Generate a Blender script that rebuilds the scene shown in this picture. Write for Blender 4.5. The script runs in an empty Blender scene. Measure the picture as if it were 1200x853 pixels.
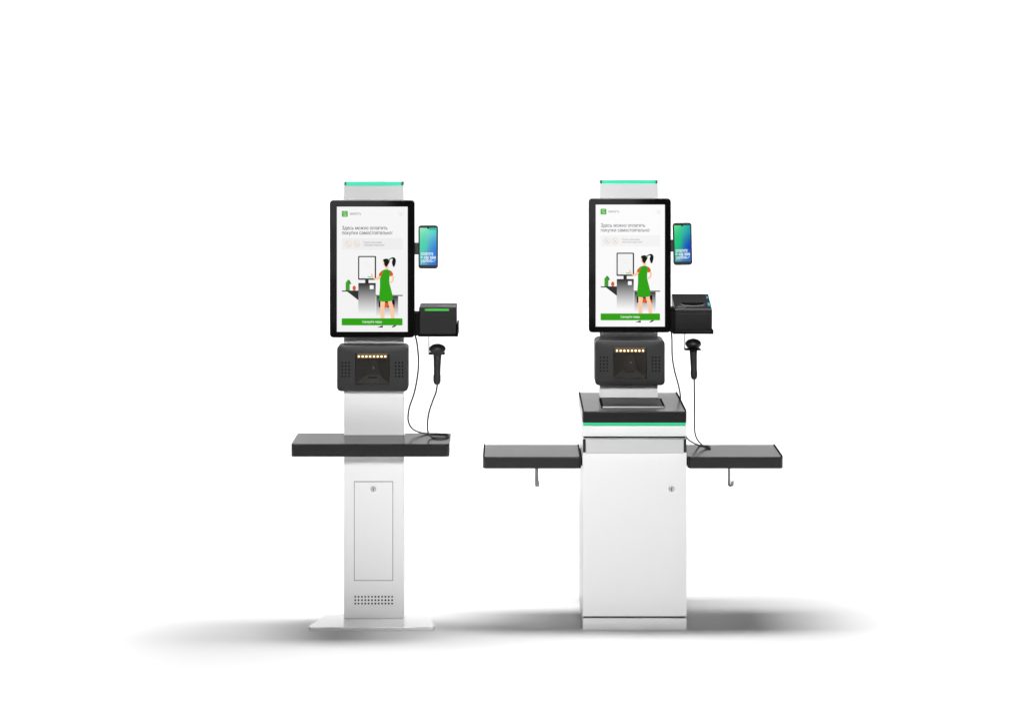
import bpy, bmesh, math
from mathutils import Vector
from mathutils.geometry import delaunay_2d_cdt

C = bpy.context.scene
COL = C.collection

# ------------------------------------------------------------------ camera model
# pinhole 7 m in front of the column of the slim kiosk (y = 0), level, lens shifted down
D, F, H = 7.0, 1890.0, 2.402            # distance (m), focal length in photo pixels, lens height (m)
HX, HY = 600.0, 80.0                    # principal point in photo pixels


def X(px, y):
    return (px - HX) * (D + y) / F


def Z(py, y):
    return H - (py - HY) * (D + y) / F


def lin(c):
    c = c / 255.0
    return c / 12.92 if c <= 0.04045 else ((c + 0.055) / 1.055) ** 2.4


def rgb(r, g, b):
    return (lin(r), lin(g), lin(b), 1.0)


# ------------------------------------------------------------------ materials
def principled(name, col, rough=0.5, metal=0.0, ior=1.5, grain=0.0, scale=400.0, bump=0.0, coat=0.0):
    m = bpy.data.materials.new(name)
    m.use_nodes = True
    nt = m.node_tree
    b = nt.nodes['Principled BSDF']
    b.inputs['Base Color'].default_value = col
    b.inputs['Roughness'].default_value = rough
    b.inputs['Metallic'].default_value = metal
    b.inputs['IOR'].default_value = ior
    b.inputs['Coat Weight'].default_value = coat
    if grain or bump:
        tc = nt.nodes.new('ShaderNodeTexCoord')
        n = nt.nodes.new('ShaderNodeTexNoise')
        n.inputs['Scale'].default_value = scale
        n.inputs['Detail'].default_value = 4
        nt.links.new(tc.outputs['Object'], n.inputs['Vector'])
        if grain:
            mr = nt.nodes.new('ShaderNodeMapRange')
            mr.inputs['To Min'].default_value = max(0.0, rough - grain)
            mr.inputs['To Max'].default_value = min(1.0, rough + grain)
            nt.links.new(n.outputs['Fac'], mr.inputs['Value'])
            nt.links.new(mr.outputs['Result'], b.inputs['Roughness'])
        if bump:
            bp = nt.nodes.new('ShaderNodeBump')
            bp.inputs['Strength'].default_value = bump
            bp.inputs['Distance'].default_value = 0.0004
            nt.links.new(n.outputs['Fac'], bp.inputs['Height'])
            nt.links.new(bp.outputs['Normal'], b.inputs['Normal'])
    return m


def emitter(name, col, strength):
    m = principled(name, (0.02, 0.02, 0.02, 1), 0.4)
    b = m.node_tree.nodes['Principled BSDF']
    b.inputs['Emission Color'].default_value = col
    b.inputs['Emission Strength'].default_value = strength
    return m


M = {}
M['white'] = principled('white_powder_coat', (0.88, 0.88, 0.88, 1), 0.38, grain=0.06, scale=60, bump=0.05)
M['cabwhite'] = principled('white_lacquered_steel', (0.85, 0.85, 0.85, 1), 0.32, grain=0.05, scale=40)
M['plate'] = principled('white_gloss_foot_paint', (0.84, 0.84, 0.84, 1), 0.25, metal=0.55, coat=1.0)
M['printer'] = principled('black_printer_plastic', (0.004, 0.004, 0.004, 1), 0.4, ior=1.38, grain=0.05, scale=300, bump=0.1)
M['amber'] = principled('painted_amber_glow', (0.10, 0.06, 0.02, 1), 0.5)
M['steel'] = principled('grey_steel_strip', (0.20, 0.20, 0.20, 1), 0.4, metal=0.3)
M['rail'] = principled('rail_reflection_grey', (0.60, 0.60, 0.603, 1), 0.3, grain=0.05, scale=60)
M['black'] = principled('black_gloss_glass', (0.004, 0.004, 0.004, 1), 0.06, grain=0.03, scale=9)
M['dark'] = principled('charcoal_plastic', (0.009, 0.009, 0.009, 1), 0.42, grain=0.05, scale=300, bump=0.1)
M['top'] = principled('charcoal_gloss_laminate', (0.030, 0.030, 0.030, 1), 0.22, ior=1.38, grain=0.03, scale=120)
M['edge'] = principled('charcoal_shelf_edge', (0.012, 0.012, 0.012, 1), 0.22, grain=0.03, scale=200)
M['rim'] = principled('matt_black_rim', (0.004, 0.004, 0.004, 1), 0.8, ior=1.2)
M['gap'] = principled('black_gap_shade_and_plate', (0.004, 0.004, 0.004, 1), 0.9, ior=1.1)
M['rubber'] = principled('black_rubber', (0.006, 0.006, 0.006, 1), 0.5, grain=0.06, scale=200)
M['cable'] = principled('black_cable_sheath', (0.012, 0.012, 0.012, 1), 0.45)
M['hole'] = principled('black_hole', (0.003, 0.003, 0.003, 1), 1.0, ior=1.05)
M['chrome'] = principled('brushed_chrome', (0.55, 0.55, 0.55, 1), 0.25, metal=1.0, grain=0.05)
M['wire'] = principled('light_grey_wire', (0.16, 0.16, 0.16, 1), 0.5)
M['alu'] = principled('lip_reflection_pale', (0.48, 0.48, 0.48, 1), 0.5)
M['line'] = principled('door_gap_grey', (0.10, 0.10, 0.10, 1), 0.8)
M['smoke'] = principled('smoked_black_facets', (0.06, 0.058, 0.055, 1), 0.3)
M['teal'] = principled('teal_button_plastic', rgb(10, 95, 112), 0.5)
M['blue'] = principled('blue_button_plastic', rgb(40, 45, 90), 0.5)
M['greyprint'] = principled('grey_print', (0.25, 0.25, 0.25, 1), 0.6)
M['led_teal'] = emitter('teal_light_diffuser', rgb(10, 226, 178), 1.0)
M['led_tealend'] = emitter('teal_light_dim_end', rgb(18, 100, 76), 0.9)
M['led_green'] = emitter('green_light_diffuser', rgb(8, 206, 140), 1.0)
M['led_slot'] = emitter('green_status_light', rgb(22, 195, 28), 1.0)
M['led_warm'] = emitter('warm_white_led', (1.0, 0.76, 0.38, 1), 7.0)
M['lens'] = principled('camera_lens_glass', (0.01, 0.01, 0.012, 1), 0.05)
M['floor'] = principled('white_studio_floor', (0.74, 0.74, 0.74, 1), 0.9, ior=1.2, bump=0.02, scale=30)


def glass_mat():
    m = bpy.data.materials.new('smoked_scan_window')
    m.use_nodes = True
    nt = m.node_tree
    nt.nodes.clear()
    out = nt.nodes.new('ShaderNodeOutputMaterial')
    mix = nt.nodes.new('ShaderNodeMixShader')
    tr = nt.nodes.new('ShaderNodeBsdfTransparent')
    tr.inputs['Color'].default_value = (0.86, 0.85, 0.84, 1)
    gl = nt.nodes.new('ShaderNodeBsdfGlossy')
    gl.inputs['Roughness'].default_value = 0.06
    fr = nt.nodes.new('ShaderNodeFresnel')
    fr.inputs['IOR'].default_value = 1.45
    nt.links.new(fr.outputs[0], mix.inputs[0])
    nt.links.new(tr.outputs[0], mix.inputs[1])
    nt.links.new(gl.outputs[0], mix.inputs[2])
    nt.links.new(mix.outputs[0], out.inputs['Surface'])
    return m


M['glass'] = glass_mat()


def display_mat(name, rough=0.25):
    m = bpy.data.materials.new(name)
    m.use_nodes = True
    nt = m.node_tree
    b = nt.nodes['Principled BSDF']
    b.inputs['Base Color'].default_value = (0, 0, 0, 1)
    b.inputs['Roughness'].default_value = rough
    b.inputs['IOR'].default_value = 1.3
    a = nt.nodes.new('ShaderNodeAttribute')
    a.attribute_name = 'pixel_colour'
    nt.links.new(a.outputs['Color'], b.inputs['Emission Color'])
    b.inputs['Emission Strength'].default_value = 1.0
    return m


M['display'] = display_mat('lit_display_picture')

# ------------------------------------------------------------------ object helpers
ORIG = {}


def thing(name, label, cat, loc, group=None):
    o = bpy.data.objects.new(name, None)
    o.empty_display_size = 0.1
    COL.objects.link(o)
    o.location = loc
    o['label'] = label
    o['category'] = cat
    if group:
        o['group'] = group
    ORIG[o.name] = Vector(loc)
    return o


def build(name, bm, mats, parent=None, smooth=True, kind=None, label=None):
    if not isinstance(mats, (list, tuple)):
        mats = [mats]
    bm.normal_update()
    vs = [v.co for v in bm.verts]
    lo = Vector((min(v.x for v in vs), min(v.y for v in vs), min(v.z for v in vs)))
    hi = Vector((max(v.x for v in vs), max(v.y for v in vs), max(v.z for v in vs)))
    c = (lo + hi) / 2
    if parent is None:
        c.z = lo.z
    for v in bm.verts:
        v.co -= c
    me = bpy.data.meshes.new(name)
    bm.to_mesh(me)
    bm.free()
    for m in mats:
        me.materials.append(m)
    if smooth:
        for p in me.polygons:
            p.use_smooth = True
        me.set_sharp_from_angle(angle=math.radians(50))
    o = bpy.data.objects.new(name, me)
    if smooth and smooth != 'plain':
        wn = o.modifiers.new('weighted_normals', 'WEIGHTED_NORMAL')
        wn.keep_sharp = True
        wn.weight = 80
    COL.objects.link(o)
    ORIG[o.name] = c.copy()
    if parent is not None:
        o.parent = parent
        o.location = c - ORIG[parent.name]
    else:
        o.location = c
    if kind:
        o['kind'] = kind
    if label:
        o['label'] = label
    return o


def box(bm, x0, x1, y0, y1, z0, z1, bev=0.0, mi=0, seg=2):
    r = bmesh.ops.create_cube(bm, size=1.0)
    vs = r['verts']
    for v in vs:
        v.co = Vector(((x0 + x1) / 2 + v.co.x * (x1 - x0), (y0 + y1) / 2 + v.co.y * (y1 - y0),
                       (z0 + z1) / 2 + v.co.z * (z1 - z0)))
    fs = set()
    es = set()
    for v in vs:
        for f in v.link_faces:
            fs.add(f)
        for e in v.link_edges:
            es.add(e)
    for f in fs:
        f.material_index = mi
    if bev > 0:
        r2 = bmesh.ops.bevel(bm, geom=list(es), offset=bev, segments=seg, profile=0.5, affect='EDGES')
        for f in r2['faces']:
            f.material_index = mi


def rrect(a0, a1, b0, b1, r, n=6):
    pts = []
    for cx, cy, s in ((a1 - r, b1 - r, 0), (a0 + r, b1 - r, 90), (a0 + r, b0 + r, 180), (a1 - r, b0 + r, 270)):
        for k in range(n + 1):
            t = math.radians(s + 90 * k / n)
            pts.append((cx + r * math.cos(t), cy + r * math.sin(t)))
    return pts


def prism(bm, pts, axis, t0, t1, bev=0.0, mi=0, seg=2):
    """outline pts extruded along axis ('y': pts are (x,z); 'z': pts are (x,y); 'x': pts are (y,z))"""
    def mk(p, t):
        if axis == 'y':
            return (p[0], t, p[1])
        if axis == 'z':
            return (p[0], p[1], t)
        return (t, p[0], p[1])
    a = [bm.verts.new(mk(p, t0)) for p in pts]
    b = [bm.verts.new(mk(p, t1)) for p in pts]
    n = len(pts)
    f0 = bm.faces.new(a)
    f1 = bm.faces.new(b[::-1])
    fs = [f0, f1]
    for i in range(n):
        fs.append(bm.faces.new((a[(i + 1) % n], a[i], b[i], b[(i + 1) % n])))
    bmesh.ops.recalc_face_normals(bm, faces=fs)
    for f in fs:
        f.material_index = mi
    if bev > 0:
        es = list(f0.edges) + list(f1.edges)
        r = bmesh.ops.bevel(bm, geom=es, offset=bev, segments=seg, profile=0.5, affect='EDGES')
        for f in r['faces']:
            f.material_index = mi


def tube(bm, pts, r, n=10, smooth_pts=True, sub=6):
    P = [Vector(p) for p in pts]
    if smooth_pts:
        Q = []
        for i in range(len(P) - 1):
            p0 = P[max(i - 1, 0)]
            p1, p2 = P[i], P[i + 1]
            p3 = P[min(i + 2, len(P) - 1)]
            for k in range(sub):
                t = k / sub
                Q.append(0.5 * ((2 * p1) + (p2 - p0) * t + (2 * p0 - 5 * p1 + 4 * p2 - p3) * t * t
                                + (3 * p1 - p0 - 3 * p2 + p3) * t ** 3))
        Q.append(P[-1])
        P = Q
    rings = []
    up = None
    for i, p in enumerate(P):
        d = (P[min(i + 1, len(P) - 1)] - P[max(i - 1, 0)]).normalized()
        if up is None:
            up = Vector((0, 1, 0)) if abs(d.y) < 0.9 else Vector((1, 0, 0))
        s = d.cross(up)
        if s.length < 1e-6:
            s = d.cross(Vector((1, 0, 0)))
        s.normalize()
        u = s.cross(d).normalized()
        up = u
        rings.append([bm.verts.new(p + (s * math.cos(a) + u * math.sin(a)) * r)
                      for a in (2 * math.pi * k / n for k in range(n))])
    for i in range(len(rings) - 1):
        for k in range(n):
            bm.faces.new((rings[i][k], rings[i][(k + 1) % n], rings[i + 1][(k + 1) % n], rings[i + 1][k]))
    bm.faces.new(rings[0][::-1])
    bm.faces.new(rings[-1])
    bmesh.ops.recalc_face_normals(bm, faces=bm.faces[:])


def loft(bm, rings, n=28):
    """rings: (cx, cy, z, rx, ry)"""
    R = []
    for cx, cy, z, rx, ry in rings:
        R.append([bm.verts.new((cx + rx * math.cos(2 * math.pi * k / n), cy + ry * math.sin(2 * math.pi * k / n), z))
                  for k in range(n)])
    for i in range(len(R) - 1):
        for k in range(n):
            bm.faces.new((R[i][k], R[i][(k + 1) % n], R[i + 1][(k + 1) % n], R[i + 1][k]))
    bm.faces.new(R[0])
    bm.faces.new(R[-1][::-1])
    bmesh.ops.recalc_face_normals(bm, faces=bm.faces[:])


def disc_y(bm, cx, cz, r, y0, y1, n=24, bev=0.0, mi=0):
    prism(bm, [(cx + r * math.cos(2 * math.pi * k / n), cz + r * math.sin(2 * math.pi * k / n)) for k in range(n)],
          'y', y0, y1, bev, mi)


_tc = {}


def text_bm(body, offset=0.0):
    """2-D triangles of a text, in its own x/y, and its bounds"""
    key = (body, offset)
    if key in _tc:
        return _tc[key]
    cu = bpy.data.curves.new('t', 'FONT')
    cu.body = body
    cu.size = 1.0
    o = bpy.data.objects.new('t', cu)
    COL.objects.link(o)
    for q in bpy.context.selected_objects:
        q.select_set(False)
    bpy.context.view_layer.objects.active = o
    o.select_set(True)
    bpy.ops.object.convert(target='CURVE')
    loops = []
    for sp in o.data.splines:
        bp = sp.bezier_points
        P = []
        for k in range(len(bp)):
            a, c = bp[k], bp[(k + 1) % len(bp)]
            straight = ((a.handle_right - a.co).cross(c.co - a.co)).length < 1e-4 and ((c.handle_left - c.co).cross(c.co - a.co)).length < 1e-4
            m = 1 if straight else 4
            for q in range(m):
                t = q / m
                p = (a.co * (1 - t) ** 3 + a.handle_right * 3 * t * (1 - t) ** 2 + c.handle_left * 3 * t * t * (1 - t) + c.co * t ** 3)
                if not P or abs(P[-1][0] - p.x) + abs(P[-1][1] - p.y) > 1e-4:
                    P.append((p.x, p.y))
        if len(P) > 2:
            if offset:                                # heavier weight: push the outline out along its normals
                Q = []
                for k in range(len(P)):
                    (x0, y0), (x1, y1), (x2, y2) = P[k - 1], P[k], P[(k + 1) % len(P)]
                    d1, d2 = Vector((x1 - x0, y1 - y0)), Vector((x2 - x1, y2 - y1))
                    if d1.length < 1e-6 or d2.length < 1e-6:
                        continue
                    n = (Vector((-d1.y, d1.x)).normalized() + Vector((-d2.y, d2.x)).normalized())
                    n = n.normalized() if n.length > 1e-3 else Vector((0, 0))
                    Q.append((x1 + n.x * offset, y1 + n.y * offset))
                P = Q
            loops.append(P)
    me_old = o.data
    bpy.data.objects.remove(o)
    bpy.data.curves.remove(me_old)

    def winding(p):
        w = 0
        for P in loops:
            for k in range(len(P)):
                (x1, y1), (x2, y2) = P[k - 1], P[k]
                if (y1 <= p[1]) != (y2 <= p[1]) and p[0] < (x2 - x1) * (p[1] - y1) / (y2 - y1) + x1:
                    w += 1 if y2 > y1 else -1
        return w
    pts, edges = [], []
    for P in loops:
        b0 = len(pts)
        pts += [Vector(p) for p in P]
        edges += [(b0 + k, b0 + (k + 1) % len(P)) for k in range(len(P))]
    cv, _, cf, *_r = delaunay_2d_cdt(pts, edges, [], 0, 1e-5)
    vs = [(v.x, v.y) for v in cv]
    fs = []
    for f in cf:
        c = (sum(vs[q][0] for q in f) / 3, sum(vs[q][1] for q in f) / 3)
        if winding(c) != 0:
            fs.append(tuple(f))
    b = (min(v[0] for v in vs), max(v[0] for v in vs), min(v[1] for v in vs), max(v[1] for v in vs))
    _tc[key] = (vs, fs, b)
    return _tc[key]


class Art:
    """a lit picture: polygons with a colour per corner, stacked in 0.1 mm layers on a display"""

    def __init__(self, fx, fz, y):
        self.bm = bmesh.new()
        self.cl = self.bm.loops.layers.float_color.new('pixel_colour')
        self.fx, self.fz, self.y, self.n = fx, fz, y, 0

    def next(self):
        self.n += 1
        return self.y - 0.00012 * self.n

    def face(self, pts, cols, y):
        vs = [self.bm.verts.new((self.fx(p[0], p[1]), y, self.fz(p[0], p[1]))) for p in pts]
        f = self.bm.faces.new(vs)
        f.normal_update()
        if f.normal.y > 0:
            f.normal_flip()
        m = dict(zip(vs, cols))
        for l in f.loops:
            l[self.cl] = m[l.vert]

    def poly(self, pts, col):
        self.face(pts, [col] * len(pts), self.next())

    def grad(self, x0, x1, y0, y1, ctop, cbot, steps=14, pw=1.0):
        y = self.next()
        mixc = lambda t: tuple(ctop[i] + (cbot[i] - ctop[i]) * t ** pw for i in range(3)) + (1,)
        for k in range(steps):
            a, b = k / steps, (k + 1) / steps
            ya, yb = y0 + (y1 - y0) * a, y0 + (y1 - y0) * b
            self.face([(x0, ya), (x1, ya), (x1, yb), (x0, yb)], [mixc(a), mixc(a), mixc(b), mixc(b)], y)

    def rect(self, x0, x1, y0, y1, col, r=0.0):
        if r:
            self.poly(rrect(x0, x1, y0, y1, r, 5), col)
        else:
            self.poly([(x0, y0), (x1, y0), (x1, y1), (x0, y1)], col)

    def ring(self, cx, cy, r, w, col, n=28):
        y = self.next()
        for k in range(n):
            a, b = 2 * math.pi * k / n, 2 * math.pi * (k + 1) / n
            self.face([(cx + r * math.cos(a), cy + r * math.sin(a)), (cx + r * math.cos(b), cy + r * math.sin(b)),
                       (cx + (r - w) * math.cos(b), cy + (r - w) * math.sin(b)),
                       (cx + (r - w) * math.cos(a), cy + (r - w) * math.sin(a))], [col] * 4, y)

    def disc(self, cx, cy, rx, ry, col, n=24):
        self.poly([(cx + rx * math.cos(2 * math.pi * k / n), cy + ry * math.sin(2 * math.pi * k / n)) for k in range(n)], col)

    def stroke(self, pts, w, col):
        y = self.next()
        for (ax, ay), (bx, by) in zip(pts[:-1], pts[1:]):
            dx, dy = bx - ax, by - ay
            L = math.hypot(dx, dy)
            nx, ny = -dy / L * w / 2, dx / L * w / 2
            self.face([(ax + nx, ay + ny), (bx + nx, by + ny), (bx - nx, by - ny), (ax - nx, ay - ny)], [col] * 4, y)

    def text(self, body, x0, x1, ybase, col, xh=None, offset=0.0):
        """fit the text between x0 and x1; ybase is the baseline; xh overrides the em height (px per em)"""
        vs, fs, b = text_bm(body, offset)
        sx = (x1 - x0) / (b[1] - b[0])
        sy = xh if xh else sx
        y = self.next()
        for f in fs:
            self.face([(x0 + (vs[i][0] - b[0]) * sx, ybase - vs[i][1] * sy) for i in f], [col] * len(f), y)

    def smoothpoly(self, pts, col, sub=5):
        P = [Vector((p[0], p[1])) for p in pts]
        n = len(P)
        Q = []
        for i in range(n):
            p0, p1, p2, p3 = P[i - 1], P[i], P[(i + 1) % n], P[(i + 2) % n]
            for k in range(sub):
                t = k / sub
                Q.append(0.5 * ((2 * p1) + (p2 - p0) * t + (2 * p0 - 5 * p1 + 4 * p2 - p3) * t * t
                                + (3 * p1 - p0 - 3 * p2 + p3) * t ** 3))
        self.poly([(q.x, q.y) for q in Q], col)


# ------------------------------------------------------------------ the checkout picture on both displays
AX0, AX1, AY0, AY1 = 394.8, 477.7, 242.4, 388.8      # its own drawing units


def checkout_picture(parent, x0, x1, z0, z1, y, bg, soft):
    """lit display filling x0..x1, z0..z1; drawn in units AX0..AX1, AY0..AY1"""
    fx = lambda u, v: x0 + (u - AX0) / (AX1 - AX0) * (x1 - x0)
    fz = lambda u, v: z1 - (v - AY0) / (AY1 - AY0) * (z1 - z0)
    a = Art(fx, fz, y)
    white = rgb(*bg)
    bg2 = rgb(*[c - 3 for c in bg])
    a.grad(AX0, AX1, AY0, AY1, white, bg2)
    GR = rgb(45, 160, 8)
    SK = rgb(250, 203, 168)
    OR = rgb(208, 92, 34)
    K = rgb(4, 4, 4)
    ink = rgb(80 + soft, 80 + soft, 80 + soft)
    # logo tile and its name
    a.rect(400.6, 407.6, 247.3, 254.3, rgb(78, 168, 62), 1.1)
    a.stroke([(406.2, 249.0), (403.9, 248.6), (402.6, 249.8), (403.4, 251.0), (405.3, 251.2), (405.9, 252.3),
              (404.6, 253.2), (402.3, 252.7)], 0.75, rgb(178, 232, 160))
    a.text('МАРКЕТЪ', 410.2, 423.0, 252.0, rgb(120 + soft, 120 + soft, 120 + soft), xh=3.4, offset=0.02)
    # info button, barely visible
    a.rect(466.5, 473.5, 247.2, 254.2, rgb(bg[0] - 4, bg[1] - 4, bg[2] - 7), 1.4)
    a.text('i', 469.7, 470.2, 252.4, rgb(175, 175, 175), xh=3.6)
    # heading
    a.text('Здесь можно оплатить', 400.9, 454.0, 269.2, ink, xh=5.7, offset=0.014)
    a.text('покупки самостоятельно!', 400.9, 459.9, 274.9, ink, xh=5.7, offset=0.014)
    # notice box with two crossed icons
    a.rect(400.6, 472.0, 279.2, 292.8, rgb(bg[0] - 8, bg[1] - 8, bg[2] - 8), 1.5)
    tan = rgb(226, 204, 180)
    for cx in (408.2, 418.0):
        a.ring(cx, 286.0, 3.9, 0.5, tan)
        a.stroke([(cx - 2.6, 283.4), (cx + 2.6, 288.6)], 0.45, tan)
    a.rect(407.0, 409.2, 284.4, 288.0, rgb(230, 222, 210), 0.5)
    a.rect(416.6, 419.4, 285.0, 287.6, rgb(230, 218, 204), 0.5)
    a.text('Оплата наличными', 426.2, 447.5, 285.2, rgb(125 + soft, 125 + soft, 125 + soft), xh=3.0)
    a.text('и бонусами недоступна!', 426.2, 450.5, 288.2, rgb(125 + soft, 125 + soft, 125 + soft), xh=3.0)
    # drawn kiosk screen
    a.rect(419.7, 440.8, 300.0, 328.0, rgb(42, 42, 44), 1.3)
    a.rect(421.1, 439.2, 301.4, 326.2, rgb(244, 244, 245), 0.4)
    a.rect(430.9, 437.6, 324.1, 325.0, rgb(95, 180, 80))
    a.rect(424.0, 429.2, 324.3, 324.8, rgb(215, 215, 215))
    a.rect(423.4, 432.0, 308.0, 308.5, rgb(232, 232, 232))
    a.rect(428.0, 434.0, 312.0, 312.5, rgb(228, 228, 228))
    # neck and cabinet fading to the background
    a.rect(428.0, 432.0, 327.6, 332.4, rgb(38, 38, 38))
    a.grad(420.0, 440.4, 331.6, 368.5, rgb(40, 40, 42), white, 18, 1.25)
    a.grad(441.0, 466.6, 347.0, 371.5, rgb(44, 44, 46), white, 16, 1.2)
    a.rect(433.4, 437.9, 334.2, 338.8, rgb(250, 250, 250), 0.4)
    # shelves
    a.rect(400.8, 420.2, 340.4, 341.7, rgb(45, 45, 47))
    a.poly([(407.0, 341.6), (420.1, 341.6), (420.1, 351.8)], rgb(45, 45, 47))
    a.rect(440.2, 472.0, 345.6, 346.8, rgb(45, 45, 47))
    # goods on the left shelf
    a.poly([(405.2, 340.4), (405.2, 331.2), (408.0, 327.6), (409.6, 328.2), (412.0, 332.6), (410.0, 333.0), (410.0, 340.4)],
           rgb(62, 158, 38))
    a.poly([(408.0, 327.6), (409.6, 328.2), (412.0, 332.6), (409.4, 332.4)], rgb(40, 128, 24))
    a.disc(415.2, 337.6, 2.0, 2.9, rgb(208, 92, 44))
    # basket behind the legs
    a.rect(444.0, 446.0, 351.0, 360.0, K)
    a.rect(456.0, 462.6, 351.0, 360.0, K)
    a.rect(448.0, 462.0, 352.0, 360.0, K)
    a.disc(452.6, 357.2, 2.6, 2.8, rgb(232, 86, 28))
    a.disc(461.0, 358.4, 1.4, 1.6, rgb(232, 86, 28))
    # woman: legs, arms, dress, hair
    a.poly([(446.0, 350.0), (451.6, 350.0), (450.6, 362.0), (450.8, 378.0), (446.4, 378.0), (445.6, 362.0)], SK)
    a.poly([(453.8, 350.0), (458.6, 350.0), (461.4, 362.0), (463.2, 378.0), (459.2, 378.0), (456.6, 362.0)], SK)
    a.smoothpoly([(446.0, 319.6), (443.8, 322.6), (441.4, 325.6), (438.2, 325.2), (436.6, 321.2), (435.2, 320.4), (435.0, 322.6),
                  (436.8, 325.8), (440.4, 327.8), (443.4, 327.6), (447.4, 323.8)], SK, 3)
    a.smoothpoly([(458.0, 320.0), (460.8, 322.0), (462.0, 326.0), (461.0, 329.4), (457.4, 332.2), (456.2, 331.6), (459.4, 328.0),
                  (459.8, 325.0), (457.6, 322.4)], SK, 3)
    a.smoothpoly([(448.9, 304.6), (449.2, 308.4), (449.6, 311.4), (451.4, 312.6), (451.8, 315.8), (455.0, 315.8), (455.0, 311.0),
                  (453.0, 305.0)], SK, 3)
    a.smoothpoly([(449.6, 316.6), (446.2, 318.4), (444.0, 322.0), (445.6, 323.4), (448.4, 323.2)], OR, 3)
    a.smoothpoly([(456.2, 316.6), (459.2, 318.2), (460.8, 321.2), (459.2, 323.2), (456.6, 323.0)], OR, 3)
    a.poly([(449.4, 316.2), (452.0, 315.7), (454.8, 315.8), (457.4, 317.2), (457.0, 321.0), (456.4, 326.0), (456.4, 331.2),
            (458.2, 338.0), (460.2, 346.0), (460.0, 352.0), (456.0, 353.0), (450.0, 353.4), (444.4, 352.6), (444.6, 346.0),
            (445.4, 336.0), (445.4, 326.0), (447.6, 322.0)], GR)
    a.smoothpoly([(448.9, 304.8), (451.0, 303.2), (454.6, 303.2), (456.6, 304.6), (456.6, 307.0), (454.6, 310.6), (453.2, 312.6),
                  (451.6, 311.8), (450.4, 309.4), (450.2, 307.0)], K, 4)
    a.smoothpoly([(456.0, 303.8), (459.0, 301.7), (462.2, 301.7), (464.0, 304.6), (463.4, 309.6), (461.8, 312.8), (460.2, 311.0),
                  (459.4, 306.8), (460.4, 303.9), (458.8, 303.2), (456.6, 304.6)], K, 4)
    a.rect(455.0, 456.4, 303.4, 305.2, rgb(70, 190, 50), 0.4)
    # button and shoes
    a.rect(400.6, 471.8, 372.8, 381.0, GR, 1.0)
    a.text('Сканируйте товары', 424.6, 447.6, 378.1, rgb(225, 246, 215), xh=3.7, offset=0.022)
    a.poly([(442.2, 383.4), (446.6, 381.8), (448.4, 380.9), (449.0, 383.6)], K)
    a.poly([(459.0, 383.4), (461.4, 381.2), (464.4, 380.9), (464.0, 382.0), (460.4, 383.6)], K)
    return build('display', a.bm, M['display'], parent, smooth=False)


def phone_picture(parent, fx, fz, y, vivid):
    """u 0..1 across, v 0..2.05 down"""
    a = Art(fx, fz, y)
    nx, ny = 8, 16
    yy = a.next()

    if vivid:
        c00, c10, c01, c11, mid = (110, 232, 140), (10, 170, 168), (20, 140, 130), (40, 75, 200), None
    else:
        c00, c10, c01, c11 = (158, 244, 184), (84, 214, 214), (70, 165, 180), (62, 96, 208)  # paler set: reflection on the glass put into the picture colours

    def col(u, v):
        v /= 2.05
        c = []
        for i in range(3):
            t = c00[i] + (c10[i] - c00[i]) * u
            b = c01[i] + (c11[i] - c01[i]) * u
            c.append(t + (b - t) * v)
        s = max(0.0, 1 - abs(u - 0.15) * 2.2) * max(0.0, 1 - abs(v - 0.45) * 2.2)
        tgt = (0, 205, 110) if vivid else (60, 214, 160)
        c = [c[i] + (tgt[i] - c[i]) * s * 0.9 for i in range(3)]
        s = max(0.0, 1 - abs(u - 1.0) * 1.6) * max(0.0, 1 - abs(v - 0.62) * 2.4)
        tgt = (0, 45, 190) if vivid else (40, 120, 220)
        c = [c[i] + (tgt[i] - c[i]) * s * 0.9 for i in range(3)]
        if vivid and v > 0.655:
            c = [c[i] + (200 - c[i]) * 0.18 for i in range(3)]
        return rgb(*[max(0, min(255, q)) for q in c])

    vs_ = [1.345 * k / 11 for k in range(11)] + [1.342, 1.346] + [1.346 + (2.05 - 1.346) * k / 5 for k in range(1, 6)]
    for i in range(nx):
        for va, vb in zip(vs_[:-1], vs_[1:]):
            u0, u1 = i / nx, (i + 1) / nx
            q = [(u0, va), (u1, va), (u1, vb), (u0, vb)]
            a.face(q, [col(*p) for p in q], yy)
    if not vivid:
        a.rect(0.56, 0.98, 0.0, 0.13, rgb(30, 200, 165))
    W = rgb(222, 240, 255)
    a.text('оплатите', 0.06, 0.80, 1.50, W, xh=0.26, offset=0.03)
    a.disc(0.11, 1.62, 0.075, 0.075, rgb(150, 232, 205))
    a.text('как вам', 0.25, 0.95, 1.70, W, xh=0.26, offset=0.03)
    a.text('удобно', 0.06, 0.74, 1.88, W, xh=0.24, offset=0.03)
    a.stroke([(0.74, 1.80), (0.80, 1.87), (0.94, 1.74)], 0.05, rgb(130, 215, 250))
    a.text('подробнее', 0.05, 0.46, 2.0, rgb(125, 190, 232), xh=0.10, offset=0.01)
    a.disc(0.5, 0.0, 0.06, 0.06, rgb(0, 10, 6))
    return build('display', a.bm, M['display'], parent, smooth=False)


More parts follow.
